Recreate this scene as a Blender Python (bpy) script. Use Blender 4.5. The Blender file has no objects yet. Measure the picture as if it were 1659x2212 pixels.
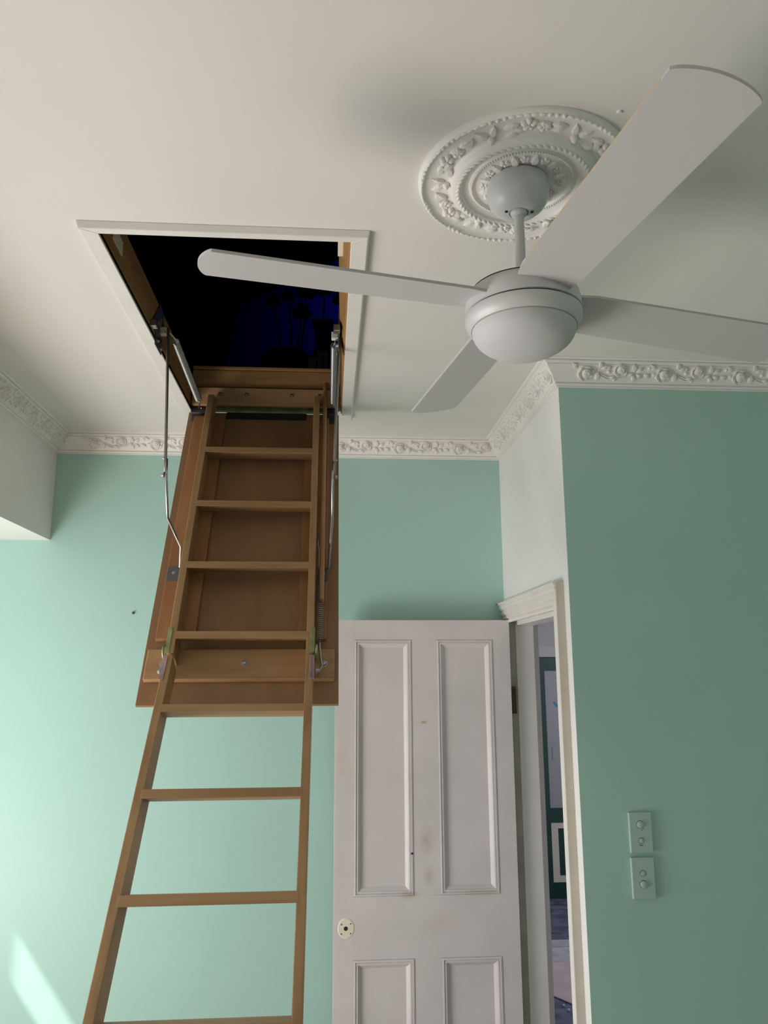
import bpy, bmesh, math, random
from mathutils import Vector, Matrix
random.seed(7)
C = bpy.context.scene.collection
S = bpy.context.scene
PI = math.pi
EYE = 1.83                      # camera height above the floor

# ------------------------------------------------------------------ camera
F_PX = 1664.69
PITCH, ROLL, YAW = math.radians(11.634), math.radians(-0.242), math.radians(4.127)
cp, sp, cyw, syw = math.cos(PITCH), math.sin(PITCH), math.cos(YAW), math.sin(YAW)
fw = Vector((syw*cp, cyw*cp, sp)); rt = Vector((cyw, -syw, 0)); up = rt.cross(fw)
r2 = rt*math.cos(ROLL)+up*math.sin(ROLL); u2 = -rt*math.sin(ROLL)+up*math.cos(ROLL)
cam_d = bpy.data.cameras.new('camera'); cam = bpy.data.objects.new('camera', cam_d); C.objects.link(cam)
cam_d.sensor_fit = 'VERTICAL'; cam_d.sensor_height = 32.0; cam_d.lens = F_PX/2212*32.0
cam_d.clip_start = 0.02; cam_d.clip_end = 60
cam.matrix_world = Matrix(((r2.x, u2.x, -fw.x, 0), (r2.y, u2.y, -fw.y, 0), (r2.z, u2.z, -fw.z, EYE), (0, 0, 0, 1)))
S.camera = cam

# ------------------------------------------------------------------ light
S.view_settings.view_transform = 'Standard'; S.view_settings.look = 'None'
S.view_settings.gamma = 1; S.view_settings.use_curve_mapping = False
S.view_settings.exposure = 0.36
w = bpy.data.worlds.new('sky'); S.world = w; w.use_nodes = True
w.node_tree.nodes['Background'].inputs[0].default_value = (0.75, 0.88, 1.0, 1)
w.node_tree.nodes['Background'].inputs[1].default_value = 1.0

def area(name, loc, direction, sx, sy, power, col, spread=180):
    d = bpy.data.lights.new(name, 'AREA'); d.shape = 'RECTANGLE'; d.size = sx; d.size_y = sy
    d.energy = power; d.color = col; d.spread = math.radians(spread)
    o = bpy.data.objects.new(name, d); C.objects.link(o); o.location = loc
    o.rotation_euler = Vector(direction).to_track_quat('-Z', 'Y').to_euler()
    return o
sun_d = bpy.data.lights.new('sun', 'SUN'); sun_d.energy = 6.0; sun_d.angle = 0.014; sun_d.color = (1.0, 0.97, 0.92)
sun = bpy.data.objects.new('sun', sun_d); C.objects.link(sun)
sun.rotation_euler = Vector((1, 0.5, -1.37)).to_track_quat('-Z', 'Y').to_euler(); sun.location = (-6, 0, 6)
area('window_daylight', (-2.27, 1.75, 1.25), (1, -0.05, 0.0), 1.6, 1.5, 15, (0.68, 0.88, 1.0))
area('garden_bounce', (-2.26, 1.65, 0.62), (1, -0.05, 1.1), 1.4, 0.95, 37, (1.0, 0.90, 0.85))
area('back_room_fill', (-0.6, -2.3, 1.6), (0.1, 1, 0.05), 1.8, 1.4, 9, (1.0, 0.89, 0.84))  # added fill to lift the switch wall; the back wall has no window
area('loft_fill', (0.5, 4.75, 4.85), (-0.15, 1, -0.45), 0.5, 0.25, 0.5, (0.45, 0.5, 1.0), 110)  # added blue fill so the loft contents show; no vent there
area('hall_daylight', (2.9, 5.2, 2.3), (-0.6, 0, -1), 1.0, 1.4, 27, (0.92, 0.90, 1.0))

# ------------------------------------------------------------------ materials
MATS = {}
def mat(name, col, rough=0.5, metal=0.0, bump=0.0, bscale=60, var=0.0, vscale=3, spec=0.5):
    m = bpy.data.materials.new(name); m.use_nodes = True; nt = m.node_tree; b = nt.nodes['Principled BSDF']
    b.inputs['Base Color'].default_value = (*col, 1); b.inputs['Roughness'].default_value = rough
    b.inputs['Metallic'].default_value = metal; b.inputs['Specular IOR Level'].default_value = spec
    tc = nt.nodes.new('ShaderNodeTexCoord')
    if var:
        n = nt.nodes.new('ShaderNodeTexNoise'); n.inputs['Scale'].default_value = vscale; n.inputs['Detail'].default_value = 5
        nt.links.new(tc.outputs['Object'], n.inputs['Vector'])
        r = nt.nodes.new('ShaderNodeValToRGB'); r.color_ramp.elements[0].position = 0.35; r.color_ramp.elements[1].position = 0.65
        r.color_ramp.elements[0].color = (*[c*(1-var) for c in col], 1); r.color_ramp.elements[1].color = (*[min(1, c*(1+var*0.4)) for c in col], 1)
        nt.links.new(n.outputs['Fac'], r.inputs['Fac']); nt.links.new(r.outputs['Color'], b.inputs['Base Color'])
    if bump:
        n = nt.nodes.new('ShaderNodeTexNoise'); n.inputs['Scale'].default_value = bscale; n.inputs['Detail'].default_value = 4
        nt.links.new(tc.outputs['Object'], n.inputs['Vector'])
        bp = nt.nodes.new('ShaderNodeBump'); bp.inputs['Strength'].default_value = bump; bp.inputs['Distance'].default_value = 0.002
        nt.links.new(n.outputs['Fac'], bp.inputs['Height']); nt.links.new(bp.outputs['Normal'], b.inputs['Normal'])
    MATS[name] = m; return m
def wood(name, c0, c1, axis='Y', rough=0.5, scale=26):
    m = bpy.data.materials.new(name); m.use_nodes = True; nt = m.node_tree; b = nt.nodes['Principled BSDF']
    tc = nt.nodes.new('ShaderNodeTexCoord'); mp = nt.nodes.new('ShaderNodeMapping')
    st = {'X': (0.07, 1, 1), 'Y': (1, 0.07, 1), 'Z': (1, 1, 0.07), 'D': (1, 0.22, 0.16)}[axis]
    mp.inputs['Scale'].default_value = st
    nt.links.new(tc.outputs['Object'], mp.inputs['Vector'])
    n = nt.nodes.new('ShaderNodeTexNoise'); n.inputs['Scale'].default_value = scale; n.inputs['Detail'].default_value = 6; n.inputs['Distortion'].default_value = 0.6
    nt.links.new(mp.outputs['Vector'], n.inputs['Vector'])
    r = nt.nodes.new('ShaderNodeValToRGB'); r.color_ramp.elements[0].position = 0.36; r.color_ramp.elements[1].position = 0.64
    r.color_ramp.elements[0].color = (*c0, 1); r.color_ramp.elements[1].color = (*c1, 1)
    nt.links.new(n.outputs['Fac'], r.inputs['Fac']); nt.links.new(r.outputs['Color'], b.inputs['Base Color'])
    b.inputs['Roughness'].default_value = rough; b.inputs['Specular IOR Level'].default_value = 0.3
    bp = nt.nodes.new('ShaderNodeBump'); bp.inputs['Strength'].default_value = 0.12; bp.inputs['Distance'].default_value = 0.001
    nt.links.new(n.outputs['Fac'], bp.inputs['Height']); nt.links.new(bp.outputs['Normal'], b.inputs['Normal'])
    MATS[name] = m; return m
M = MATS
mat('ceiling_paint', (0.79, 0.745, 0.715), 0.42, bump=0.25, bscale=26, var=0.03, vscale=1.2)
mat('plaster_white', (0.83, 0.80, 0.77), 0.5, bump=0.1, bscale=90)
mat('white_wall', (0.86, 0.84, 0.82), 0.5, bump=0.2, bscale=30, var=0.03)
mat('mint', (0.41, 0.63, 0.56), 0.42, bump=0.3, bscale=34, var=0.03, vscale=1.5)
mat('door_paint', (0.72, 0.665, 0.655), 0.45, bump=0.15, bscale=40, var=0.07, vscale=4)
mat('frame_paint', (0.80, 0.76, 0.72), 0.4, var=0.04, vscale=8)
mat('rebate_shade', (0.50, 0.45, 0.36), 0.5, var=0.15, vscale=9)  # yellowish rebate tone with the shadow beside the hinge put into it
mat('beige_paint', (0.62, 0.56, 0.48), 0.5, var=0.06, vscale=8)
mat('fan_white', (0.60, 0.60, 0.59), 0.38)
mat('fan_blade', (0.54, 0.525, 0.52), 0.45, bump=0.05, bscale=60)
mat('fan_ring', (0.62, 0.61, 0.60), 0.5, metal=0.15)
mat('lens', (0.60, 0.59, 0.60), 0.62)
mat('bare_edge', (0.55, 0.42, 0.30), 0.6)
mat('dark_gap', (0.02, 0.02, 0.02), 0.8)
mat('steel', (0.42, 0.42, 0.42), 0.28, metal=0.9)
mat('dark_steel', (0.13, 0.135, 0.16), 0.4, metal=0.6)
mat('rod_steel', (0.30, 0.28, 0.25), 0.4, metal=0.7)
mat('olive_plate', (0.35, 0.40, 0.20), 0.35, metal=0.6, var=0.3, vscale=25)
mat('pink_plate', (0.50, 0.36, 0.38), 0.35, metal=0.6, var=0.3, vscale=25)
mat('brass', (0.10, 0.07, 0.035), 0.45, metal=0.5, var=0.3, vscale=60)
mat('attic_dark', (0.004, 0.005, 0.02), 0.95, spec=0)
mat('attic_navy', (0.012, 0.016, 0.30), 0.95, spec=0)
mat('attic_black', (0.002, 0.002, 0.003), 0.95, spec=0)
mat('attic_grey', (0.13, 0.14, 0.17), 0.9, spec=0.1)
mat('flower_dark', (0.012, 0.003, 0.005), 0.95, spec=0)
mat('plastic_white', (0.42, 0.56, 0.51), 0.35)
mat('jamb_paint', (0.86, 0.80, 0.78), 0.45, var=0.05, vscale=6)
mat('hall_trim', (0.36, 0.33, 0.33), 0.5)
mat('cream', (0.80, 0.75, 0.62), 0.55)
mat('green_gloss', (0.004, 0.035, 0.028), 0.3)
mat('frosted', (0.28, 0.285, 0.30), 0.6, bump=0.2, bscale=200)
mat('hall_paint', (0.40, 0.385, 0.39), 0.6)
mat('tape', (0.03, 0.22, 0.45), 0.5)
mat('pink_board', (0.52, 0.42, 0.44), 0.5, var=0.12, vscale=7)
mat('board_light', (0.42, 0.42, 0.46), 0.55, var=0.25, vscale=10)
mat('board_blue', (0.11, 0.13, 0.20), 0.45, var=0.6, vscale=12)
mat('room_floor', (0.42, 0.34, 0.26), 0.5, var=0.2)
mat('ground', (0.45, 0.42, 0.36), 0.9)
wood('pine', (0.36, 0.205, 0.095), (0.46, 0.275, 0.135), 'D')
wood('pine_x', (0.36, 0.205, 0.095), (0.46, 0.275, 0.135), 'X')
wood('pine_red', (0.32, 0.15, 0.062), (0.40, 0.20, 0.09), 'D')
wood('ply', (0.28, 0.155, 0.078), (0.33, 0.185, 0.095), 'D', scale=9)
wood('lining_wood', (0.32, 0.165, 0.06), (0.42, 0.235, 0.095), 'Y')
wood('lining_x', (0.32, 0.165, 0.06), (0.42, 0.235, 0.095), 'X')

def stain(m, spots):
    nt = m.node_tree; b = nt.nodes['Principled BSDF']; src = b.inputs['Base Color'].links[0].from_socket
    tc = nt.nodes.new('ShaderNodeNewGeometry')
    for (x, z, rx, rz, col, amt) in spots:
        mp = nt.nodes.new('ShaderNodeMapping'); mp.inputs['Location'].default_value = (-x/rx, 0, -z/rz); mp.inputs['Scale'].default_value = (1/rx, 0.0, 1/rz)
        g = nt.nodes.new('ShaderNodeTexGradient'); g.gradient_type = 'SPHERICAL'
        nz = nt.nodes.new('ShaderNodeTexNoise'); nz.inputs['Scale'].default_value = 30; nz.inputs['Detail'].default_value = 3
        mu = nt.nodes.new('ShaderNodeMath'); mu.operation = 'MULTIPLY'; m2 = nt.nodes.new('ShaderNodeMath'); m2.operation = 'MULTIPLY'; m2.inputs[1].default_value = amt; m2.use_clamp = True
        mx = nt.nodes.new('ShaderNodeMix'); mx.data_type = 'RGBA'
        nt.links.new(tc.outputs['Position'], mp.inputs['Vector']); nt.links.new(mp.outputs['Vector'], g.inputs['Vector']); nt.links.new(tc.outputs['Position'], nz.inputs['Vector'])
        nt.links.new(g.outputs['Fac'], mu.inputs[0]); nt.links.new(nz.outputs['Fac'], mu.inputs[1]); nt.links.new(mu.outputs[0], m2.inputs[0])
        nt.links.new(m2.outputs[0], mx.inputs['Factor']); nt.links.new(src, mx.inputs[6]); mx.inputs[7].default_value = (*col, 1); src = mx.outputs[2]
    nt.links.new(src, b.inputs['Base Color'])
stain(M['door_paint'], [(.405, 1.16, .035, .07, (.50, .38, .28), 1.0), (.41, 1.03, .03, .05, (.40, .34, .30), .8), (.40, 1.62, .018, .009, (.45, .33, .15), 1.8), (.06, 1.45, .06, .45, (.60, .50, .42), .9),
                        (.33, .958, .05, .018, (.45, .38, .25), 1.4), (.62, .960, .10, .016, (.55, .50, .35), 1.2), (.47, .85, .10, .06, (.58, .50, .42), .7), (.06, 1.02, .05, .25, (.62, .52, .46), .7)])

# ------------------------------------------------------------------ helpers
def obj(name, bm, m, parent=None, smooth=False, bevel=0, label=None, loc=None):
    me = bpy.data.meshes.new(name); bmesh.ops.recalc_face_normals(bm, faces=bm.faces[:]); bm.to_mesh(me); bm.free()
    me.materials.append(M[m] if isinstance(m, str) else m)
    if smooth:
        me.polygons.foreach_set('use_smooth', [True]*len(me.polygons))
    o = bpy.data.objects.new(name, me); C.objects.link(o)
    if parent: o.parent = parent
    if loc: o.location = loc
    if bevel:
        md = o.modifiers.new('bevel', 'BEVEL'); md.width = bevel; md.segments = 2; md.limit_method = 'ANGLE'
    if smooth == 'auto':
        me.set_sharp_from_angle(angle=math.radians(38))
    if label: o['label'] = label
    return o
def tag(o, label, cat, group=None):
    o['label'] = label; o['category'] = cat
    if group: o['group'] = group
    return o
def thing(name, label, cat, loc=(0, 0, 0), group=None):
    o = bpy.data.objects.new(name, None); o.empty_display_size = 0.05; C.objects.link(o); o.location = loc
    return tag(o, label, cat, group)
def struct(o, label=None):
    o['kind'] = 'structure'
    if label: o['label'] = label
    return o
def box(bm, x0, x1, y0, y1, z0, z1):
    vs = [bm.verts.new(p) for p in ((x0,y0,z0),(x1,y0,z0),(x1,y1,z0),(x0,y1,z0),(x0,y0,z1),(x1,y0,z1),(x1,y1,z1),(x0,y1,z1))]
    for f in ((0,3,2,1),(4,5,6,7),(0,1,5,4),(1,2,6,5),(2,3,7,6),(3,0,4,7)): bm.faces.new([vs[i] for i in f])
    return bm
def B(*a):
    bm = bmesh.new()
    for i in range(0, len(a), 6): box(bm, *a[i:i+6])
    return bm
def prism(pts, d):
    """extrude a planar loop of 3-D points by vector d"""
    bm = bmesh.new(); d = Vector(d)
    a = [bm.verts.new(p) for p in pts]; b = [bm.verts.new(Vector(p)+d) for p in pts]; n = len(a)
    bm.faces.new(a); bm.faces.new(b[::-1])
    for i in range(n): bm.faces.new((a[i], a[(i+1) % n], b[(i+1) % n], b[i]))
    return bm
def lathe(profile, seg=48, bm=None, cap=False, cx=0, cy=0):
    bm = bm or bmesh.new(); rings = []
    for r, z in profile:
        if r < 1e-6: rings.append([bm.verts.new((cx, cy, z))])
        else: rings.append([bm.verts.new((cx+r*math.cos(2*PI*i/seg), cy+r*math.sin(2*PI*i/seg), z)) for i in range(seg)])
    for a, b in zip(rings, rings[1:]):
        for i in range(seg):
            j = (i+1) % seg
            q = [a[i % len(a)], a[j % len(a)], b[j % len(b)], b[i % len(b)]]
            u = []
            for v in q:
                if v not in u: u.append(v)
            if len(u) > 2: bm.faces.new(u)
    return bm
def tube(path, r, seg=10, bm=None, cap=True):
    bm = bm or bmesh.new(); path = [Vector(p) for p in path]; rings = []
    n = len(path); prev = None
    for i, p in enumerate(path):
        t = (path[min(i+1, n-1)]-path[max(i-1, 0)]).normalized()
        if prev is None:
            a = Vector((0, 0, 1)) if abs(t.z) < 0.9 else Vector((1, 0, 0)); u = t.cross(a).normalized()
        else:
            u = (prev - t*prev.dot(t)).normalized()
        prev = u; v = t.cross(u)
        rr = r[i] if isinstance(r, (list, tuple)) else r
        rings.append([bm.verts.new(p+(u*math.cos(2*PI*k/seg)+v*math.sin(2*PI*k/seg))*rr) for k in range(seg)])
    for a, b in zip(rings, rings[1:]):
        for k in range(seg): bm.faces.new((a[k], a[(k+1) % seg], b[(k+1) % seg], b[k]))
    if cap: bm.faces.new(rings[0][::-1]); bm.faces.new(rings[-1])
    return bm
def coil(p0, p1, R, wire, turns, seg=12, wseg=5):
    p0, p1 = Vector(p0), Vector(p1); t = (p1-p0).normalized(); a = Vector((1, 0, 0)); u = t.cross(a).normalized(); v = t.cross(u)
    pts = []
    N = int(turns*seg)
    for i in range(N+1):
        f = i/N; an = 2*PI*turns*f
        pts.append(p0+(p1-p0)*f+(u*math.cos(an)+v*math.sin(an))*R)
    return tube(pts, wire, wseg)
def bolt_bm(pos, normal, r=0.008, h=0.005):
    bm = bmesh.new(); n = Vector(normal).normalized()
    q = n.to_track_quat('Z', 'Y').to_matrix().to_4x4()
    tmp = lathe([(0, h*0.3), (r*1.5, h*0.3), (r*1.5, 0), (0, 0)], 16)
    lathe([(0, h*1.3), (r*0.8, h*1.15), (r, h*0.3), (r, 0), (0, 0)], 12, tmp)
    tmp.transform(Matrix.Translation(Vector(pos)) @ q)
    return tmp

XL, XR, YF, YJ, ZC = -1.211, 0.780, 3.400, 2.460, 2.868
BZ = 2.392                       # underside of the bulkhead
HX0, HX1, HY0, HY1 = -0.555, 0.045, 1.705, 2.975     # hatch opening
WX = -2.30; RX = 2.6; BY = -2.4

# ------------------------------------------------------------------ room shell
struct(obj('floor', B(WX, XR+0.0, BY, YF, -0.1, 0, XR, RX, BY, YJ, -0.1, 0), 'room_floor'), 'bare floor of the mint room')
bm = bmesh.new()
for a in ((WX, HX0-0.02, BY, YF), (HX1+0.02, RX, BY, YF), (HX0-0.02, HX1+0.02, BY, HY0-0.02), (HX0-0.02, HX1+0.02, HY1+0.03, YF)):
    box(bm, *a, ZC, ZC+0.1)
struct(obj('ceiling', bm, 'ceiling_paint'), 'white painted ceiling')
struct(obj('wall_far', B(WX-0.1, XR+0.13, YF, YF+0.12, -0.1, ZC+0.1), 'mint'), 'mint green wall behind the ladder and the open door')
# bulkhead over the alcove on the left
struct(obj('wall_bulkhead', B(WX, XL, BY, YF, BZ, ZC), 'white_wall'), 'white dropped bulkhead on the left')
# door wall: white return from the far wall to the corner, with the opening in it
DY0, DY1, DZ = 2.565, 3.345, 2.055
struct(obj('wall_door_side', B(XR, XR+0.12, DY1, YF, 0, DZ, XR, XR+0.12, YJ, DY0, 0, DZ, XR, XR+0.12, YJ, YF, DZ, ZC), 'white_wall'), 'white return wall around the doorway')
struct(obj('wall_switch_side', B(XR+0.0005, RX, YJ-0.001, YJ+0.1, 0, ZC), 'mint'), 'mint green wall with the light switches')
struct(obj('wall_right', B(RX, RX+0.1, BY, YJ+0.1, 0, ZC), 'mint'))
struct(obj('wall_back', B(WX, RX, BY-0.1, BY, 0, ZC), 'mint'))
# left wall of the alcove with the window that lights the room
WY0, WY1, WZ0, WZ1 = 1.0, 2.865, 0.08, 2.45
struct(obj('wall_left', B(WX-0.1, WX, BY, WY0, -0.1, ZC, WX-0.1, WX, WY1, YF, -0.1, ZC, WX-0.1, WX, WY0, WY1, -0.1, WZ0, WX-0.1, WX, WY0, WY1, WZ1, ZC), 'white_wall'))
win = struct(obj('window_1', B(WX-0.08, WX-0.02, WY0, WY1, WZ1-0.02, WZ1, WX-0.08, WX-0.02, WY0, WY1, WZ0, WZ0+0.05, WX-0.08, WX-0.02, WY0, WY0+0.05, WZ0, WZ1, WX-0.08, WX-0.02, WY1-0.02, WY1, WZ0, WZ1), 'frame_paint'))
obj('transom', B(WX-0.075, WX-0.025, WY0+0.05, WY1-0.02, 1.96, 2.17), 'frame_paint', win)
obj('mullion', B(WX-0.075, WX-0.025, 1.9, 1.96, WZ0+0.05, 1.96), 'frame_paint', win)
struct(obj('floor_outside', B(-12, WX-0.1, -6, 10, -0.5, -0.4), 'ground'))

# ------------------------------------------------------------------ cornices with rose relief
PROF = [(0, .087), (.0065, .087), (.0075, .0845), (.0060, .0825), (.0120, .0815), (.0150, .0780), (.0145, .0745), (.0120, .0725), (.0185, .069),
        (.0225, .060), (.0290, .0495), (.0360, .0400), (.0435, .0305), (.0515, .0205), (.0500, .0175), (.0545, .0155), (.0590, .0130), (.0600, .0090), (.0575, .0070), (.0655, .0065), (.0700, .0045), (.0710, 0), (0, 0)]
def polar_relief(edge, hgt, rings=9, seg=32, back=0.004):
    bm = bmesh.new(); rs = []
    for i in range(rings+1):
        f = i/rings
        if i == 0: rs.append([bm.verts.new((0, 0, hgt(0, 0)))]); continue
        ring = []
        for k in range(seg):
            th = 2*PI*k/seg; R = edge(th)*f
            ring.append(bm.verts.new((R*math.cos(th), R*math.sin(th), hgt(f, th))))
        rs.append(ring)
    for k in range(seg): bm.faces.new((rs[0][0], rs[1][k], rs[1][(k+1) % seg]))
    for a, b in zip(rs[1:], rs[2:]):
        for k in range(seg): bm.faces.new((a[k], a[(k+1) % seg], b[(k+1) % seg], b[k]))
    bk = [bm.verts.new((v.co.x*1.0, v.co.y*1.0, -back)) for v in rs[-1]]
    for k in range(seg): bm.faces.new((rs[-1][k], rs[-1][(k+1) % seg], bk[(k+1) % seg], bk[k]))
    return bm
def mesh_of(bm, name):
    me = bpy.data.meshes.new(name); bmesh.ops.recalc_face_normals(bm, faces=bm.faces[:]); bm.to_mesh(me); bm.free()
    me.polygons.foreach_set('use_smooth', [True]*len(me.polygons)); me.set_sharp_from_angle(angle=math.radians(50))
    me.materials.append(M['plaster_white']); return me
def rose_h(R, ht, c=(.16, .02), tw=0.0):
    def h(f, th):
        x, y = f*math.cos(th)-c[0], f*math.sin(th)-c[1]
        q = math.hypot(x, y); an = math.atan2(y, x)+tw
        qb = .60+.05*math.cos(3*an)
        if q > qb+.06:                      # outer open petals, cupped with a raised lip
            g = (q-qb)/(1.02-qb)
            v = ht*(.16+.50*max(0, min(1, g))**1.3) + ht*.08*math.cos(5*th)
            return v*(0.6 if f > .97 else 1)
        if q > qb: return ht*(.16+ (1-(q-qb)/.06)*.35)
        ball = ht*math.sqrt(max(0, 1-(q/(qb+.10))**2))*1.08
        ph = ((q/qb)*2.3-an/(2*PI)) % 1.0   # wrapped inner petals
        return ball*(.80+.20*ph)-ht*.10*(1 if ph < .12 else 0)+ht*.12
    return h
def edge5(R, n=5, amp=0.10, ph=0.4): return lambda th: R*(1-amp+amp*abs(math.cos(n*(th+ph)/2))**0.6)
ME_ROSE = mesh_of(polar_relief(edge5(.0265), rose_h(.0265, .0175), 22, 56), 'rose')
ME_ROSE2 = mesh_of(polar_relief(edge5(.0235, 5, .12, 1.1), rose_h(.0235, .0160, (.12, .10), 1.5), 20, 52), 'small_rose')
def leaf_bm(L, W, ht=0.005, n=14):
    """leaf lying along +x from the origin"""
    bm = bmesh.new(); rows = []
    for i in range(n+1):
        f = i/n; wv = W*math.sin(PI*min(1, f*1.02))**0.8*(1-0.35*f)*(1+0.10*math.sin(f*22)) if 0 < f < 1 else 0.0004
        row = []
        for s in (-1, -0.55, 0, 0.55, 1):
            z = .0012+ht*(1-abs(s)**2*0.70)*math.sin(PI*(0.12+0.8*f)) - (0.0013 if s == 0 else 0) + 0.0007*math.sin(f*30+abs(s)*4)
            if abs(s) == 1: z = -0.004
            row.append(bm.verts.new((L*f + (0.0015*abs(s) if abs(s) < 1 else 0), s*wv, z)))
        rows.append(row)
    for a, b in zip(rows, rows[1:]):
        for k in range(4): bm.faces.new((a[k], a[k+1], b[k+1], b[k]))
    return bm
ME_LEAF = mesh_of(leaf_bm(.031, .0125, .0095), 'leaf')
ME_LEAF2 = mesh_of(leaf_bm(.025, .0105, .0085), 'leaf')
ME_BUD = mesh_of(polar_relief(lambda t: .0070, lambda f, t: .0075*(1-f*f)**0.5 + .0003, 4, 12), 'bud')
def stem_bm(pts, r=0.0021):
    out = []
    n = len(pts)
    for i in range(n-1):
        p0 = Vector(pts[max(i-1, 0)]); p1 = Vector(pts[i]); p2 = Vector(pts[i+1]); p3 = Vector(pts[min(i+2, n-1)])
        for k in range(5):
            t = k/5
            out.append(0.5*((2*p1)+(-p0+p2)*t+(2*p0-5*p1+4*p2-p3)*t*t+(-p0+3*p1-3*p2+p3)*t*t*t))
    out.append(Vector(pts[-1]))
    return tube([(p.x, p.y, 0.0022) for p in out], [r*(0.6+0.6*math.sin(PI*(i+1)/(len(out)+1))) for i in range(len(out))], 6)
# motif coordinates: u along the cornice, v across the band (towards the ceiling +)
ME_STEM = mesh_of(stem_bm([(-.052, .015), (-.03, .022), (0, .021), (.022, .018), (.036, .006), (.041, -.012)]), 'stem')
ME_STEM2 = mesh_of(stem_bm([(.05, -.002), (.075, -.014), (.11, -.020), (.145, -.012), (.165, -.004)]), 'stem')
ME_STEM3 = mesh_of(stem_bm([(.048, -.006), (.07, -.020), (.10, -.0245), (.115, -.022)]), 'stem')
MOTIF = [('rose', ME_ROSE, 0, -.0045, 0), ('small_rose', ME_ROSE2, .122, .0075, 0.5), ('stem', ME_STEM, 0, 0, 0), ('stem', ME_STEM2, 0, 0, 0), ('stem', ME_STEM3, 0, 0, 0),
         ('leaf', ME_LEAF, .052, .012, 0.35), ('leaf', ME_LEAF2, .05, .013, 1.5), ('leaf', ME_LEAF, .046, .002, -1.75), ('leaf', ME_LEAF2, .034, .010, -2.4),
         ('leaf', ME_LEAF, .172, .001, 1.75), ('leaf', ME_LEAF, .178, .002, 0.75), ('leaf', ME_LEAF2, .172, -.003, 3.3), ('leaf', ME_LEAF2, .178, -.004, -0.55), ('leaf', ME_LEAF2, .171, -.006, -1.6),
         ('bud', ME_BUD, .082, .002, 0), ('bud', ME_BUD, .104, -.0225, 0), ('bud', ME_BUD, .222, .018, 0), ('bud', ME_BUD, .160, -.004, 0), ('leaf', ME_LEAF2, .226, .016, .2), ('leaf', ME_LEAF2, -.030, .012, 2.3), ('leaf', ME_LEAF2, .090, .012, 2.7), ('leaf', ME_LEAF2, .108, -.019, 3.0), ('leaf', ME_LEAF2, .232, -.010, .5), ('leaf', ME_LEAF2, .205, -.004, -0.4)]
PER = 0.272
def cornice(n, start, end, normal, s_off, e_off, first, label):
    """start/end: wall-line corners (x,y); s_off/e_off: how the mitre moves with the projection"""
    a = Vector((*start, 0)); b = Vector((*end, 0)); d = (b-a).normalized(); nn = Vector((*normal, 0)); L = (b-a).length
    bm = bmesh.new(); A = []; Bv = []
    for p, q in PROF:
        A.append(bm.verts.new(a+nn*p+d*(s_off*p)+Vector((0, 0, ZC-q)))); Bv.append(bm.verts.new(b+nn*p-d*(e_off*p)+Vector((0, 0, ZC-q))))
    m = len(PROF)
    for i in range(m): bm.faces.new((A[i], A[(i+1) % m], Bv[(i+1) % m], Bv[i]))
    bm.faces.new(A); bm.faces.new(Bv[::-1])
    root = obj('trim_%d' % n, bm, 'plaster_white', smooth='auto'); struct(root, label)
    # band frame: from (p,q)=(.0185,.069) to (.0515,.0205)
    pc, qc = .0345, .0420
    vdir = (nn*.033+Vector((0, 0, .0485))).normalized()
    ndir = d.cross(vdir).normalized()
    if ndir.dot(nn) < 0: ndir = -ndir
    udir = vdir.cross(ndir)
    flip = 1 if udir.dot(d) > 0 else -1
    rot = Matrix((udir, vdir, ndir)).transposed().to_4x4()
    k = 0
    u0 = first
    while u0 < L+PER:
        for nm, me, du, dv, ang in MOTIF:
            u = u0+du*flip
            lo = 0.03 if s_off > 0 else -0.02; hi = L-0.03 if e_off > 0 else L+0.02
            if nm == 'stem':
                ok = lo+.05 < u0+(0.0 if me is ME_STEM else .1*flip) < hi-.05
            else: ok = lo < u < hi
            if not ok: continue
            bow = .0012*(1-(abs(dv)/.03)**2)          # the band is slightly hollow
            pos = a+d*(u if nm != 'stem' else u0)+nn*pc+Vector((0, 0, ZC-qc))+vdir*(dv if nm != 'stem' else 0)-ndir*(bow-.0008)
            o = bpy.data.objects.new(nm, me); C.objects.link(o); o.parent = root
            o.matrix_world = Matrix.Translation(pos) @ rot @ Matrix.Rotation(ang, 4, 'Z')
        u0 += PER
    return root
cornice(1, (XL, -0.9), (XL, YF), (1, 0), 0, 1, 0.10, 'white plaster cornice with roses on the bulkhead')
cornice(2, (XL, YF), (XR, YF), (0, -1), 1, 1, 0.165, 'white plaster cornice with roses over the far mint wall')
cornice(3, (XR, YF), (XR, YJ), (-1, 0), 1, -1, 0.12, 'white plaster cornice with roses over the doorway')
cornice(4, (XR, YJ), (RX, YJ), (0, -1), -1, 1, 0.085, 'white plaster cornice with roses over the switch wall')

# ------------------------------------------------------------------ ceiling rose
CX, CY = 0.407, 1.461
med = thing('ceiling_rose', 'round white plaster ceiling rose with flowers around the fan mount', 'ceiling rose', (CX, CY, ZC)); med.scale = (.950, .950, 1)
prof = [(.2355, 0), (.2355, -.004), (.2335, -.0095), (.2310, -.0130), (.2240, -.0130), (.2200, -.0090),
        (.212, -.0065), (.185, -.0055), (.169, -.006), (.164, -.009), (.1615, -.015), (.157, -.0195), (.151, -.0225), (.142, -.0225), (.1375, -.0195), (.136, -.015), (.128, -.0105), (.121, -.0095), (.118, -.013), (.110, -.013), (.107, -.009), (.070, -.008), (0, -.008), (0, 0)]
obj('plaster_disc', lathe(prof, 128), 'plaster_white', med, smooth='auto')
bm = bmesh.new()
for k in range(110):
    a = 2*PI*k/110; t = bmesh.ops.create_icosphere(bm, subdivisions=1, radius=.0031, matrix=Matrix.Translation((.114*math.cos(a), .114*math.sin(a), -.0140)))
o = obj('bead_ring', bm, 'plaster_white', med, smooth=True)
bm = bmesh.new()
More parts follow.
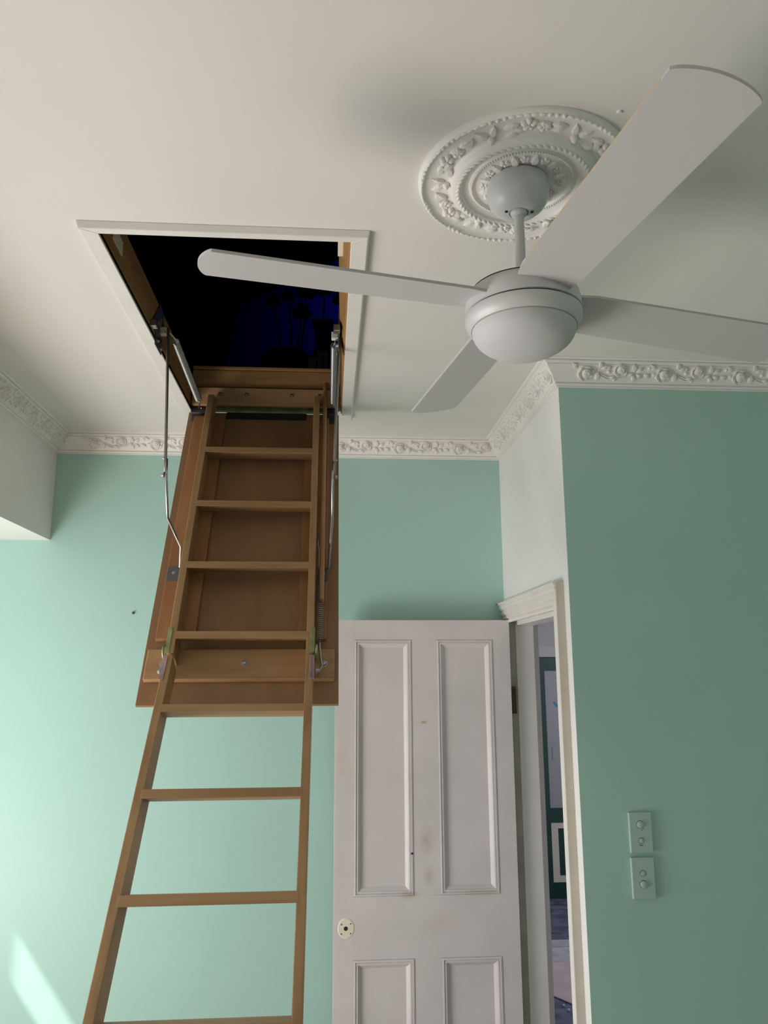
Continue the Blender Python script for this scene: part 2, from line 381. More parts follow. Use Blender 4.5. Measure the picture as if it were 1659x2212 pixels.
for k in range(60):       # rope ring
    a = 2*PI*k/60; q = Matrix.Rotation(a, 4, 'Z') @ Matrix.Translation((.1465, 0, -.0232)) @ Matrix.Rotation(0.5, 4, 'Z') @ Matrix.Diagonal((.0036, .0088, .0030, 1))
    bmesh.ops.create_icosphere(bm, subdivisions=2, radius=1, matrix=q)
obj('rope_ring', bm, 'plaster_white', med, smooth=True)
bm = bmesh.new()
k = 0
while k < 96:             # ribbon and berry rim
    a = 2*PI*k/96
    if k % 8 in (0, 1, 2):
        q = Matrix.Rotation(a, 4, 'Z') @ Matrix.Translation((.2275, 0, -.0140)) @ Matrix.Diagonal((.0042, .0046, .0050, 1))
    else:
        q = Matrix.Rotation(a, 4, 'Z') @ Matrix.Translation((.2280, 0, -.0133)) @ Matrix.Diagonal((.0036, .0095, .0038, 1))
    bmesh.ops.create_icosphere(bm, subdivisions=2, radius=1, matrix=q); k += 1
obj('ribbon_rim', bm, 'plaster_white', med, smooth=True)
def flower_h(n, ht): return lambda f, th: ht*(0.35+0.65*abs(math.cos(n*th/2))**0.7)*math.sin(PI*(0.10+0.75*f)) + (ht*0.45 if f < 0.2 else 0)
ME_FLOWER = mesh_of(polar_relief(lambda th: .0175*(0.60+0.40*abs(math.cos(5*th/2))**0.8), flower_h(5, .0100), 9, 50), 'flower')
ME_LEAF3 = mesh_of(leaf_bm(.036, .0115, .0085), 'leaf')
ME_LEAF4 = mesh_of(leaf_bm(.034, .0130, .010), 'acanthus_leaf')
ME_POD = mesh_of(polar_relief(lambda t: .0085, lambda f, t: .0125*(1-f*f)**0.5+.0003, 6, 20), 'pod')
def relief(nm, me, r, ang, z, rotz, parent, sc=1):
    o = bpy.data.objects.new(nm, me); C.objects.link(o); o.parent = parent
    o.matrix_local = Matrix.Translation((r*math.cos(ang), r*math.sin(ang), z)) @ Matrix.Rotation(rotz, 4, 'Z') @ Matrix.Rotation(PI, 4, 'X') @ Matrix.Diagonal((sc, sc, sc, 1))
    return o
for k in range(6):
    a = 2*PI*k/6+0.35
    relief('flower', ME_FLOWER, .194, a, -.0060, a, med)
    relief('flower', ME_FLOWER, .187, a+.17, -.0060, a+1, med, .85)
    for da, rr, rz in ((.24, .195, a+1.9), (-.09, .197, a-1.9), (-.10, .180, a-2.2), (.26, .178, a+1.4), (.12, .202, a+2.4), (-.02, .176, a-1.2)):
        relief('leaf', ME_LEAF3, rr, a+da, -.0055, rz, med)
    relief('pod', ME_POD, .172, a+.60, -.0075, 0, med)
    relief('leaf', ME_LEAF3, .175, a+.575, -.0055, a+.60-0.5, med, .95)
    relief('leaf', ME_LEAF3, .175, a+.625, -.0055, a+.60+0.5, med, .95)
for k in range(12):
    a = 2*PI*k/12+.1
    relief('acanthus_leaf', ME_LEAF4, .066, a, -.0068, a, med, 1.0)
    relief('flower', ME_FLOWER, .086, a+.26, -.0075, a, med, .66)

# ------------------------------------------------------------------ ceiling fan
FX, FY = 0.397, 1.461
fan = thing('ceiling_fan', 'white four-blade ceiling fan with domed light hanging from the ceiling rose', 'ceiling fan', (FX, FY, ZC))
obj('canopy', lathe([(0, -.011), (.064, -.0115), (.066, -.018), (.0668, -.030), (.0655, -.043), (.0615, -.056), (.0540, -.067), (.0440, -.0755), (.0330, -.0800), (.0235, -.0815), (.0205, -.0810), (.0205, -.075), (0, -.075)], 64), 'fan_white', fan, smooth='auto')
obj('hanger_ball', lathe([(0, -.074), (.0185, -.0745), (.0185, -.0805), (.0155, -.0865), (.0105, -.0895), (0, -.0895)], 32), 'fan_white', fan, smooth=True)
for a in (3.3, -0.25):
    obj('screw', lathe([(0, -.083), (.0035, -.082), (.0035, -.078), (0, -.078)], 10, cx=.028*math.cos(a), cy=.028*math.sin(a)), 'dark_gap', fan)
obj('down_rod', lathe([(0, -.085), (.0105, -.085), (.0105, -.235), (0, -.235)], 24), 'fan_white', fan, smooth='auto')
cp_ = obj('rod_coupling', lathe([(0, -.228), (.018, -.228), (.0205, -.232), (.0205, -.2655), (0, -.2655)], 32), 'fan_white', fan, smooth='auto')
bm = bolt_bm((-.0040, -.0203, -.247), (-.2, -1, 0), .0022, .002); obj('set_screw', bm, 'dark_gap', cp_)
obj('cotter_pin', tube([(.004, -.020, -.236), (.008, -.026, -.233), (.013, -.028, -.231), (.015, -.025, -.235), (.010, -.021, -.238), (.022, -.018, -.240), (.024, -.010, -.243)], .0009, 6), 'dark_steel', fan)
hub = obj('motor_housing', lathe([(0, -.264), (.098, -.264), (.106, -.266), (.1125, -.272), (.117, -.283), (.1195, -.297), (.120, -.3145), (.117, -.3155), (0, -.3155)], 96), 'fan_white', fan, smooth='auto')
obj('housing_rim', lathe([(.092, -.2635), (.1005, -.2615), (.107, -.2645), (.1065, -.2665), (.092, -.2665)], 96), 'dark_gap', hub, smooth=True)
obj('housing_gap', lathe([(0, -.3150), (.1165, -.3150), (.1165, -.3195), (0, -.3195)], 96), 'dark_gap', fan, smooth='auto')
obj('light_ring', lathe([(0, -.319), (.1195, -.319), (.1205, -.322), (.1200, -.333), (.1150, -.3440), (.1075, -.3500), (0, -.350)], 96), 'fan_ring', fan, smooth='auto')
obj('lens_seam', lathe([(.1055, -.3496), (.1085, -.3492), (.1080, -.3508), (.1055, -.3508)], 96), 'hall_trim', fan, smooth='auto')
lp = [(.1070, -.3495)]
for i in range(1, 13):
    f = i/12*PI/2; lp.append((.1065*math.cos(f) if i < 12 else 0, -.350-.058*math.sin(f)))
obj('light_dome', lathe(lp, 96), 'lens', fan, smooth=True, label='frosted white glass light dome')
def blade_mesh():
    me = bmesh.new(); th = .0058; R0, R1, SG = .096, .641, .019
    prof = []
    hw = lambda r: .0600+.0075*(r-R0)/(R1-R0)
    prof.append((R0, -.052))
    for i in range(12): prof.append((.14+(R1-.14)*i/11, -hw(.14+(R1-.14)*i/11)))
    aw = hw(R1)
    for i in range(1, 20):
        y = -aw+2*aw*i/20; prof.append((R1+SG*(1-(y/aw)**2)**.8, y))
    for i in range(11, -1, -1): prof.append((.14+(R1-.14)*i/11, hw(.14+(R1-.14)*i/11)))
    prof.append((R0, .052))
    tv = [me.verts.new((x, y, th/2)) for x, y in prof]; bv = [me.verts.new((x, y, -th/2)) for x, y in prof]
    me.faces.new(tv); me.faces.new(bv[::-1])
    for i in range(len(tv)): j = (i+1) % len(tv); me.faces.new((bv[i], bv[j], tv[j], tv[i]))
    return me
for i, ang in enumerate((99.1, -81.6, -166.8, 11.8)):
    o = obj('blade', blade_mesh(), 'fan_blade', fan)
    o.matrix_local = Matrix.Translation((0, 0, -.292)) @ Matrix.Rotation(math.radians(ang), 4, 'Z') @ Matrix.Rotation(.015 if i < 3 else .028, 4, 'Y') @ Matrix.Rotation(math.radians(-10.5), 4, 'X')
    if i == 1:
        e_ = obj('edge_strip', prism([(.16, -.0604, -.0026), (.62, -.0668, -.0026), (.62, -.0668, .0026), (.16, -.0604, .0026)], (0, -.0008, 0)), 'bare_edge', o, label='brown bare edge of the blade')

# ------------------------------------------------------------------ hatch frame (fixed to the ceiling)
hf = thing('hatch_frame', 'white trimmed timber frame lining the open loft hatch', 'hatch frame', (0, 0, ZC))
TH = .018; tw = .047
def mk(name, pts, d, m, parent, **k): return obj(name, prism(pts, d), m, parent, **k)
# trim boards with a bevelled outer edge; local z relative to ZC
def trimpoly(i0, o0, i1, o1):
    bm = bmesh.new()
    def quad(z, sh): return [bm.verts.new((p[0]+sh*s[0], p[1]+sh*s[1], z)) for p, s in ((i0, (0, 0)), (o0[:2], o0[2:]), (o1[:2], o1[2:]), (i1, (0, 0)))]
    a = quad(0, 0); b = quad(-TH, -.006)
    bm.faces.new(a); bm.faces.new(b[::-1])
    for i in range(4): bm.faces.new((a[i], a[(i+1) % 4], b[(i+1) % 4], b[i]))
    return bm
X0, X1, Y0, Y1 = HX0, HX1, HY0, 2.995
def frame_board(name, p): return obj(name, p, 'frame_paint', hf, bevel=.002, label='white painted trim board')
frame_board('trim_board', trimpoly((X0, Y0), (X0-tw, Y0-tw*.6, -1, -1), (X1, Y0), (X1+tw, Y0-tw*.6, 1, -1)))
frame_board('trim_board', trimpoly((X0, Y0), (X0-tw, Y0-tw*.6, -1, -1), (X0, Y1-.01), (X0-tw, Y1-.01, -1, 0)))
frame_board('trim_board', trimpoly((X1, Y0), (X1+tw, Y0-tw*.6, 1, -1), (X1, Y1+.045), (X1+tw, Y1+.085, 1, 0)))
LT = .122
obj('lining_board', B(X0-.022, X0, Y0-.02, HY1+.02, -TH+.004, LT), 'lining_wood', hf, bevel=.002)
lb = bmesh.new()
lv = [lb.verts.new(p) for p in ((X1-.006, Y0-.02, -TH+.004), (X1+.022, Y0-.02, -TH+.004), (X1+.022, HY1+.02, -TH+.004), (X1-.004, HY1+.02, -TH+.004),
                                (X1-.032, Y0-.02, LT), (X1+.022, Y0-.02, LT), (X1+.022, HY1+.02, LT), (X1-.008, HY1+.02, LT))]
for f in ((0,3,2,1),(4,5,6,7),(0,1,5,4),(1,2,6,5),(2,3,7,6),(3,0,4,7)): lb.faces.new([lv[i] for i in f])
obj('lining_board', lb, 'lining_wood', hf, bevel=.002)
obj('lining_board', B(X0, X1, Y0-.02, Y0, -TH+.004, LT), 'lining_x', hf, bevel=.002)
obj('lining_board', B(X0, X1, HY1-.0, HY1+.022, .085, .155), 'lining_x', hf, bevel=.002)
obj('top_ledge', B(X0, X1, HY1-.006, HY1+.03, .1565, .170), 'lining_x', hf, bevel=.003)
obj('hinge_rail', B(X0+.005, X1-.004, HY1-.022, HY1-.001, .0, .072), 'pine_x', hf, bevel=.002)
for x in (-.44, -.335, -.155, -.045):
    obj('bolt', bolt_bm((x, HY1-.022, .045), (0, -1, 0), .0055, .004), 'steel', hf)
obj('strike_plate', B(X0, X0+.003, 1.81, 1.90, .035, .075), 'cream', hf, bevel=.001, label='pale strike plate on the left lining board')
obj('strike_plate', B(X1-.030, X1-.014, 1.80, 1.88, .045, .085), 'cream', hf, bevel=.001)
obj('hook', tube([(X0+.001, 2.00, .055), (X0+.012, 2.00, .060), (X0+.014, 2.02, .050)], .0022, 6), 'dark_steel', hf)
MIR = lambda x: -.494-x
def V(x, y, z): return Vector((x, y, z-ZC+EYE))     # camera-relative height to frame-local height
for side in (0, 1):
    fx = (lambda x: x) if side == 0 else MIR
    xs = -.5545 if side == 0 else .0265; s = 1 if side == 0 else -1
    outer = [(2.245, 1.050), (2.262, 1.075), (2.352, 1.165), (2.378, 1.168), (2.395, 1.140), (2.430, 1.110), (2.405, 1.082), (2.33, 1.045), (2.300, 1.050), (2.255, 1.040)]
    inner = [(2.340, 1.118), (2.368, 1.125), (2.372, 1.092), (2.345, 1.083)]
    bm = bmesh.new()
    # plate as a strip between outer outline and the window in it
    oo = [(2.245, 1.050), (2.352, 1.165), (2.395, 1.150), (2.425, 1.085), (2.330, 1.048)]
    ii = [(2.325, 1.088), (2.352, 1.122), (2.370, 1.120), (2.382, 1.092), (2.345, 1.080)]
    vo = [[bm.verts.new(V(xs+dx*s, y, z)) for y, z in oo] for dx in (0.0, .004)]
    vi = [[bm.verts.new(V(xs+dx*s, y, z)) for y, z in ii] for dx in (0.0, .004)]
    for i in range(5):
        j = (i+1) % 5
        bm.faces.new((vo[1][i], vo[1][j], vi[1][j], vi[1][i])); bm.faces.new((vo[0][j], vo[0][i], vi[0][i], vi[0][j]))
        bm.faces.new((vo[0][i], vo[0][j], vo[1][j], vo[1][i])); bm.faces.new((vi[0][j], vi[0][i], vi[1][i], vi[1][j]))
    pl_ = obj('arm_bracket', bm, 'dark_steel', hf, bevel=.001)
    obj('bracket_lip', B(*sorted((xs, xs+.020*s)), 2.238, 2.262, 1.036-ZC+EYE, 1.058-ZC+EYE), 'steel', pl_, bevel=.002)
    obj('bracket_flange', B(*sorted((xs, xs+.003*s)), 2.31, 2.40, 1.008-ZC+EYE, 1.062-ZC+EYE), 'dark_steel', pl_, bevel=.001)
    obj('bolt', bolt_bm(V(xs+.003*s, 2.335, 1.030), (s, 0, 0), .007, .006), 'steel', pl_)
    obj('bolt', bolt_bm(V(xs+.003*s, 2.382, 1.022), (s, 0, 0), .006, .005), 'steel', pl_)
    obj('pivot_block', B(*sorted((xs+.004*s, xs+.026*s)), 2.352, 2.372, 1.062-ZC+EYE, 1.086-ZC+EYE), 'cream', pl_, bevel=.002)

# ------------------------------------------------------------------ loft ladder (folding door leaf + two sections)
P0 = Vector((0, 2.98, 1.0+EYE)); T = Vector((0, -.478, -.878)).normalized(); N = Vector((0, T.z, -T.y))
def Q(x, t, s): return Vector((x, 0, 0))+P0+T*t+N*s
PIV = P0+T*1.135+N*.1
DL = math.radians(11.5); T2 = T*math.cos(DL)+N*math.sin(DL); N2 = N*math.cos(DL)-T*math.sin(DL)
def Q2(x, t, s): return Vector((x, 0, 0))+PIV+T2*t+N2*(s-.1)
def slab(q, x0, x1, t0, t1, s0, s1):
    bm = bmesh.new(); v = [bm.verts.new(q(x, t, s)) for x in (x0, x1) for t in (t0, t1) for s in (s0, s1)]
    for f in ((0,1,3,2),(4,6,7,5),(0,4,5,1),(2,3,7,6),(0,2,6,4),(1,5,7,3)): bm.faces.new([v[i] for i in f])
    return bm
ld = thing('loft_ladder', 'folding wooden loft ladder hanging from the open ceiling hatch', 'ladder', (0, 0, 0))
leaf = obj('hatch_door', slab(Q, -.565, .033, -.02, 1.250, -.012, 0), 'ply', ld, bevel=.0015, label='brown plywood hatch door behind the ladder')
obj('batten', slab(Q, -.537, -.415, .02, 1.035, 0, .018), 'pine_red', leaf, bevel=.002)
obj('batten', slab(Q, -.096, -.006, .02, 1.035, 0, .018), 'pine_red', leaf, bevel=.002)
cb = obj('cross_board', slab(Q, -.552, .020, 1.072, 1.176, 0, .020), 'pine_x', leaf, bevel=.0025)
obj('bolt', bolt_bm(Q(-.255, 1.122, .020), N, .0075, .006), 'steel', cb)
obj('bolt', bolt_bm(Q(-.500, 1.125, .020), N, .0075, .006), 'steel', cb)
obj('bolt', bolt_bm(Q(-.012, 1.125, .020), N, .0075, .006), 'steel', cb)
obj('shadow_bar', slab(Q, -.50, -.03, -.050, -.026, -.004, .010), 'olive_plate', leaf)  # added olive bar standing for the greenish shadow above the hatch door
obj('shadow_strip', slab(Q, -.415, -.096, -.018, .018, 0, .004), 'dark_gap', leaf, label='black strip standing for the shadow at the top of the hatch door')  # shadow in the recess, built as a black strip
for x0, x1 in ((-.556, -.500), (-.022, .028)):
    h = obj('hinge_plate', slab(Q, x0, x1, -.085, -.004, -.004, .014), 'dark_steel', leaf, bevel=.002)
    obj('hinge_leaf', slab(Q, x0+.004, x1-.004, .0, .035, 0.0, .003), 'dark_steel', h)
    obj('screw', bolt_bm(Q((x0+x1)/2+.012, -.03, .014), N, .004, .003), 'steel', h)
    obj('screw', bolt_bm(Q((x0+x1)/2-.014, -.06, .014), N, .004, .003), 'steel', h)
for x0, x1 in ((-.535, -.492), (-.034, -.004)):
    h = obj('batten_plate', slab(Q, x0, x1, .760, .815, .018, .021), 'dark_steel', leaf, bevel=.001)
    obj('screw', bolt_bm(Q((x0+x1)/2, .785, .021), N, .004, .003), 'steel', h)
XS = (-.478, -.455); XT = (-.066, -.044)
SB, SF = .022, .100
def stile(q, x0, x1, t0, t1, name, cut0=0, cut1=0):
    pts = [q(x0, t0, SB), q(x0, t1+cut1, SB), q(x0, t1, SF), q(x0, t0+cut0, SF)]
    return obj(name, prism(pts, (x1-x0, 0, 0)), 'pine', up_sec if q is Q else lo_sec, bevel=.002)
up_sec = ld; lo_sec = ld
stile(Q, *XS, -.035, 1.132, 'stile', .02, 0); stile(Q, *XT, -.035, 1.132, 'stile', .02, 0)
stile(Q2, *XS, .003, 1.13, 'stile'); stile(Q2, *XT, .003, 1.13, 'stile')
HD = Vector((0, math.cos(math.radians(2.0)), -math.sin(math.radians(2.0))))
HD2 = Matrix.Rotation(-DL, 3, 'X') @ HD
if abs(T2.angle(HD2)-T.angle(HD)) > .01: HD2 = Matrix.Rotation(DL, 3, 'X') @ HD
def tread(q, Tv, Nv, H, t):
    """front face flush with the stiles, top and bottom level"""
    x0, x1 = XS[1]-.006, XT[0]+.006
    f = q(0, t, SF+.0005); th = .0235/abs(Tv.cross(H).length); dep = (SF-.0-.024)/abs(Nv.dot(H))
    pts = [f, f+Tv*th, f+Tv*th+H*dep, f+H*dep]
    pts = [p+Vector((x0, 0, 0)) for p in pts]
    return obj('tread', prism(pts, (x1-x0, 0, 0)), 'pine_x', ld, bevel=.0015)
for t in (.272, .533, .795, 1.057): tread(Q, T, N, HD, t)
for t in (.182, .443, .706, .967): tread(Q2, T2, N2, HD2, t)
# folding hinges over the front edges at the joint
for x0, x1, ox in ((XS[0]-.003, XS[0]+.010, -1), (XT[1]-.010, XT[1]+.003, 1)):
    a = obj('fold_hinge', slab(Q, x0, x1, 1.045, 1.130, .070, .1025), 'olive_plate', ld, bevel=.0015, label='olive metal hinge plate')
    b = obj('fold_hinge', slab(Q2, x0, x1, .006, .098, .070, .1025), 'pink_plate', ld, bevel=.0015, label='pinkish metal hinge plate')
    xx = x0-.006 if ox < 0 else x1+.006
    k = [Q(xx, 1.118+.020*math.cos(a_), .078+.024*math.sin(a_)) for a_ in [i/10*PI*1.25-.3 for i in range(11)]]
    obj('knuckle', tube(k, .0035, 8), 'olive_plate', a, smooth=True)
    obj('hinge_bolt', bolt_bm(Q2(xx, .045, .075), (ox, 0, 0), .008, .008), 'steel', b)
    for tt in (.03, .085, .140):
        xi = XS[1] if ox < 0 else XT[0]
        obj('screw', bolt_bm(Q2(xi, tt, .055), (-ox, 0, 0), .004, .002), 'steel', ld)
# slender lath beside the right stile
lath = obj('handrail', slab(Q, -.031, -.015, -.13, .925, .045, .078), 'pine', ld, bevel=.006, label='slender wooden handrail lath at the right stile')
# small side spring, links and hook on the right
def on_q(pts): return [Q(*p) for p in pts]
obj('side_spring', coil(Q(-.028, .80, .045), Q(-.028, 1.055, .045), .0105, .0014, 34, 10, 5), 'steel', ld, smooth=True)
obj('link_rod', tube(on_q([(-.038, .665, .07), (-.038, .70, .07), (-.033, .735, .07), (-.033, .80, .055)]), .003, 8), 'steel', ld, smooth=True)
obj('hook', tube(on_q([(-.028, 1.05, .045), (-.026, 1.08, .040), (-.022, 1.115, .035), (-.018, 1.14, .03), (-.030, 1.165, .035)]), .0035, 8), 'steel', ld, smooth=True)
obj('link_rod', tube(on_q([(-.022, .0, .03), (-.026, .05, .05), (-.040, .13, .065)]), .0025, 8), 'steel', ld, smooth=True)
# arms from the frame to the ladder, and the long balance springs
for side in (0, 1):
    fx = (lambda x: x) if side == 0 else MIR
    W = lambda x, y, z: Vector((fx(x), y, z+EYE))
    A = [W(-.520, 2.335, 1.075), W(-.508, 2.347, .640), W(-.508, 2.350, .590)]
    obj('arm', tube(A, .0048, 8), 'rod_steel', ld, smooth=True, label='grey steel arm rod')
    Bp = [W(-.505, 2.345, .645), W(-.503, 2.345, .585), W(-.503, 2.395, .470), Q(fx(-.497), .70, .055), Q(fx(-.493), .77, .030)]
    lo = obj('arm', tube(Bp, .0045, 8), 'steel', ld, smooth=True, label='bright cranked steel arm rod')
    obj('pin', bolt_bm(W(-.511, 2.35, .595), (-1 if side == 0 else 1, 0, 0), .006, .006), 'steel', lo)
    obj('pin', bolt_bm(W(-.511, 2.347, .648), (-1 if side == 0 else 1, 0, 0), .004, .005), 'steel', lo)
    s0, s1 = W(-.505, 2.385, 1.052), W(-.505, 2.845, 1.020)
    sp_ = obj('balance_spring', coil(s0, s1, .0115, .0021, 62, 12, 5), 'steel', ld, smooth=True)
    obj('spring_hook', tube([W(-.530, 2.335, 1.062), W(-.515, 2.345, 1.062), W(-.507, 2.36, 1.056), W(-.505, 2.385, 1.058), W(-.500, 2.39, 1.046)], .0025, 8), 'steel', sp_, smooth=True)
    obj('spring_hook', tube([W(-.505, 2.84, 1.022), W(-.505, 2.875, 1.018), W(-.515, 2.92, 1.012)], .0025, 8), 'steel', sp_, smooth=True)

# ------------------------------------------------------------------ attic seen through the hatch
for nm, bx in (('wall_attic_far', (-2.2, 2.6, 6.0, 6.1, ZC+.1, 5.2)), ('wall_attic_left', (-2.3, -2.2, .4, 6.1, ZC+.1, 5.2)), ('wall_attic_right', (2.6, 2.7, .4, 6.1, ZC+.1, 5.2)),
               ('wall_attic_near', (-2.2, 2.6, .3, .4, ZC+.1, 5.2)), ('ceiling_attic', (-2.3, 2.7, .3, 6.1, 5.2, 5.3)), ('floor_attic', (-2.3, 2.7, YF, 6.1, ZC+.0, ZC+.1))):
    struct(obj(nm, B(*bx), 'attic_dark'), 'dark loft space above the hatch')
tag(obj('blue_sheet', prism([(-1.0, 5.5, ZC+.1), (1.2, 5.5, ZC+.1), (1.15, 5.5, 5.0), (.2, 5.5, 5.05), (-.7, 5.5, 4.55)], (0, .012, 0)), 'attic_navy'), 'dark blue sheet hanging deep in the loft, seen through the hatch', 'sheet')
def RAY(px, py, y):
    d = fw+r2*((px-829.5)/F_PX)-u2*((py-1106)/F_PX); return Vector((0, 0, EYE))+d*(y/d.y)
fl = thing('flower_stems', 'dark long-stemmed dried flowers standing in front of the blue sheet', 'flowers', RAY(640, 850, 4.6))
def fobj(n, bm, m, **k):
    for v in bm.verts: v.co -= fl.location
    return obj(n, bm, m, fl, **k)
for hx, hy, bx, by, rr in ((652, 675, 636, 765, .055), (662, 628, 648, 765, .062), (622, 640, 630, 770, .040), (738, 645, 712, 770, .055), (590, 650, 606, 770, .045), (700, 625, 690, 770, .05)):
    a = RAY(hx, hy, 4.6); b = RAY(bx, by, 4.6); st = tube([b, (a+b)/2+Vector((.01, .01, 0)), a], .006, 6)
    fobj('stem', st, 'attic_black')
    hb = bmesh.new()
    bmesh.ops.create_icosphere(hb, subdivisions=2, radius=rr*.7, matrix=Matrix.Translation(a))
    for k in range(7):
        an = 2*PI*k/7; bmesh.ops.create_icosphere(hb, subdivisions=1, radius=rr*.45, matrix=Matrix.Translation(a+Vector((math.cos(an)*rr*.75, math.cos(an*2)*.02, math.sin(an)*rr*.7))))
    fobj('flower_head', hb, 'flower_dark', smooth=True)
pv = RAY(620, 800, 4.6); fobj('vase', lathe([(0, ZC+.1), (.16, ZC+.1), (.20, ZC+.3), (.17, RAY(620, 770, 4.6).z-.03), (.12, RAY(620, 765, 4.6).z), (0, RAY(620, 770, 4.6).z)], 24, cx=pv.x, cy=4.6), 'attic_black', smooth=True)
for i, (x0, x1, yt, lab) in enumerate(((665, 684, 769, 'shortest dark grey board leaning in the loft'), (686, 697, 757, 'middle tall dark grey board leaning in the loft'), (698, 709, 757.5, 'tall dark grey board beside the right spring in the loft'))):
    a = RAY(x0, yt, 4.0+.02*i); b = RAY(x1, yt, 4.0+.02*i)
    tag(obj('board', B(a.x, b.x, a.y, a.y+.018, ZC+.1, a.z), 'attic_grey', bevel=.002), lab, 'board')
ch = thing('floor_lamp', 'black stand with a square metal top behind the grey boards in the loft', 'stand', (RAY(695, 720, 4.3).x, 4.3, ZC+.1))
ax = ch.location.x
def cobj(n, bm, m):
    for v in bm.verts: v.co -= ch.location
    return obj(n, bm, m, ch)
zt = RAY(695, 690, 4.3).z; zb = RAY(695, 725, 4.3).z
cobj('top_rail', B(ax-.06, ax+.07, 4.29, 4.31, zt-.02, zt), 'attic_grey')
cobj('body', prism([(ax-.055, 4.30, zt-.02), (ax+.065, 4.30, zt-.02), (ax+.06, 4.30, zb-.02), (ax+.03, 4.30, zb-.12), (ax-.03, 4.30, zb-.1), (ax-.035, 4.30, zb)], (0, .05, 0)), 'attic_black')
cobj('foot', B(ax-.05, ax+.06, 4.28, 4.36, ZC+.1, zb-.10), 'attic_black')
ch.name = 'loft_stand'

# ------------------------------------------------------------------ panelled door, open against the far wall
dr = struct(bpy.data.objects.new('door_1', None), 'white four-panel door standing open against the mint wall'); C.objects.link(dr)
dr.location = (.775, 3.30, 0)
DF, DB = 3.286, 3.326
LX, RXD = .031, .772; DT = 2.040
def dobj(n, bm, m='door_paint', parent=None, **k):
    if parent is None:
        for v in bm.verts: v.co -= dr.location
        return obj(n, bm, m, dr, **k)
    for v in bm.verts: v.co -= dr.location
    return obj(n, bm, m, parent, **k)
pan = [(.112, .350, .957, 1.956), (.459, .697, .952, 1.956), (.104, .345, .26, .729), (.452, .697, .26, .724)]
pl0, pl1 = .110, .350; pr0, pr1 = .457, .697; U0, U1, D0, D1 = .955, 1.957, .26, .727
bv = .0006
dobj('stile', B(LX, pl0, DF, DB, .01, DT), bevel=bv); dobj('stile', B(pr1, RXD, DF, DB, .01, DT), bevel=bv)
dobj('rail', B(pl0, pr1, DF, DB, U1, DT), bevel=bv); dobj('rail', B(pl0, pr1, DF, DB, D1, U0), bevel=bv); dobj('rail', B(pl0, pr1, DF, DB, .01, D0), bevel=bv)
dobj('mullion', B(pl1, pr0, DF, DB, U0, U1), bevel=bv); dobj('mullion', B(pl1, pr0, DF, DB, D0, D1), bevel=bv)
def panel(x0, x1, z0, z1):
    p = dobj('panel', B(x0, x1, DF+.014, DF+.026, z0, z1))
    # moulding frame: stepped profile swept round with mitres (w inwards, h from the door face, + = proud)
    pr = [(0, -.003), (.0015, .0025), (.008, .0035), (.0095, -.001), (.0105, -.0015), (.0125, .0010), (.018, .0008), (.0195, -.0035), (.021, -.004), (.030, -.0110), (.033, -.0135), (.033, -.014)]
    bm = bmesh.new(); rings = []
    for wv, h in pr:
        y = DF-h
        rings.append([bm.verts.new(p_) for p_ in ((x0+wv, y, z0+wv), (x1-wv, y, z0+wv), (x1-wv, y, z1-wv), (x0+wv, y, z1-wv))])
    rings.insert(0, [bm.verts.new(p_) for p_ in ((x0, DF+.014, z0), (x1, DF+.014, z0), (x1, DF+.014, z1), (x0, DF+.014, z1))])
    for a, b in zip(rings, rings[1:]):
        for i in range(4): bm.faces.new((a[i], a[(i+1) % 4], b[(i+1) % 4], b[i]))
    dobj('moulding', bm, 'door_paint', p)
for a in ((pl0, pl1, U0, U1), (pr0, pr1, U0, U1), (pl0, pl1, D0, D1), (pr0, pr1, D0, D1)): panel(*a)
bm = lathe([(0, .002), (.030, .002), (.033, 0), (0, 0)], 40); bm.transform(Matrix.Translation((.081, DF, .842)) @ Matrix.Rotation(PI/2, 4, 'X') @ Matrix.Diagonal((1, 1.15, 1, 1)))
kr = dobj('knob_plate', bm, 'cream', label='cream patch and hole where the knob was')
def dot(x, z, r, par, y=DF-.0022):
    bm = lathe([(0, .0006), (r, .0006), (r, 0), (0, 0)], 14); bm.transform(Matrix.Translation((x, y, z)) @ Matrix.Rotation(PI/2, 4, 'X')); return dobj('screw_hole', bm, 'dark_gap', par)
for x, z, r in ((.080, .842, .008), (.063, .857, .0024), (.099, .859, .0024), (.063, .823, .0024), (.099, .824, .0024)): dot(x, z, r, kr)
dot(.344, 1.112, .0045, dr, DF-.003)
hg = dobj('hinge', B(RXD+.001, .800, 3.318, 3.333, 1.650, 1.762), 'brass', bevel=.001)
dobj('hinge_knuckle', tube([(.7755, 3.315, 1.650), (.7755, 3.315, 1.762)], .005, 12), 'brass', hg)
dobj('hinge', B(RXD+.001, .800, 3.318, 3.333, .25, .362), 'brass', bevel=.001)

# ------------------------------------------------------------------ door lining and architraves
tr = struct(obj('trim_5', B(.811, .889, 3.330, DY1, 0, 2.045), 'jamb_paint', bevel=.001), 'white painted door frame around the doorway')
obj('rebate', B(XR-.001, .811, 3.338, DY1+.0, 0, DZ-.01), 'rebate_shade', tr)
obj('jamb', B(XR-.001, XR+.121, DY0, DY0+.02, 0, DZ-.01), 'frame_paint', tr, bevel=.001)
obj('head_jamb', B(XR-.001, XR+.121, DY0, DY1, DZ-.015, DZ), 'frame_paint', tr)
obj('door_stop', B(.812, .893, DY0+.02, 3.33, DZ-.035, DZ-.0152), 'frame_paint', tr, bevel=.001)
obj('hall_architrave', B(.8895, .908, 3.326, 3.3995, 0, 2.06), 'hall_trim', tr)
obj('architrave', B(.7545, XR-.0005, 2.520, 2.562, 0, DZ+.002), 'frame_paint', tr, bevel=.002, label='cream painted upright architrave')
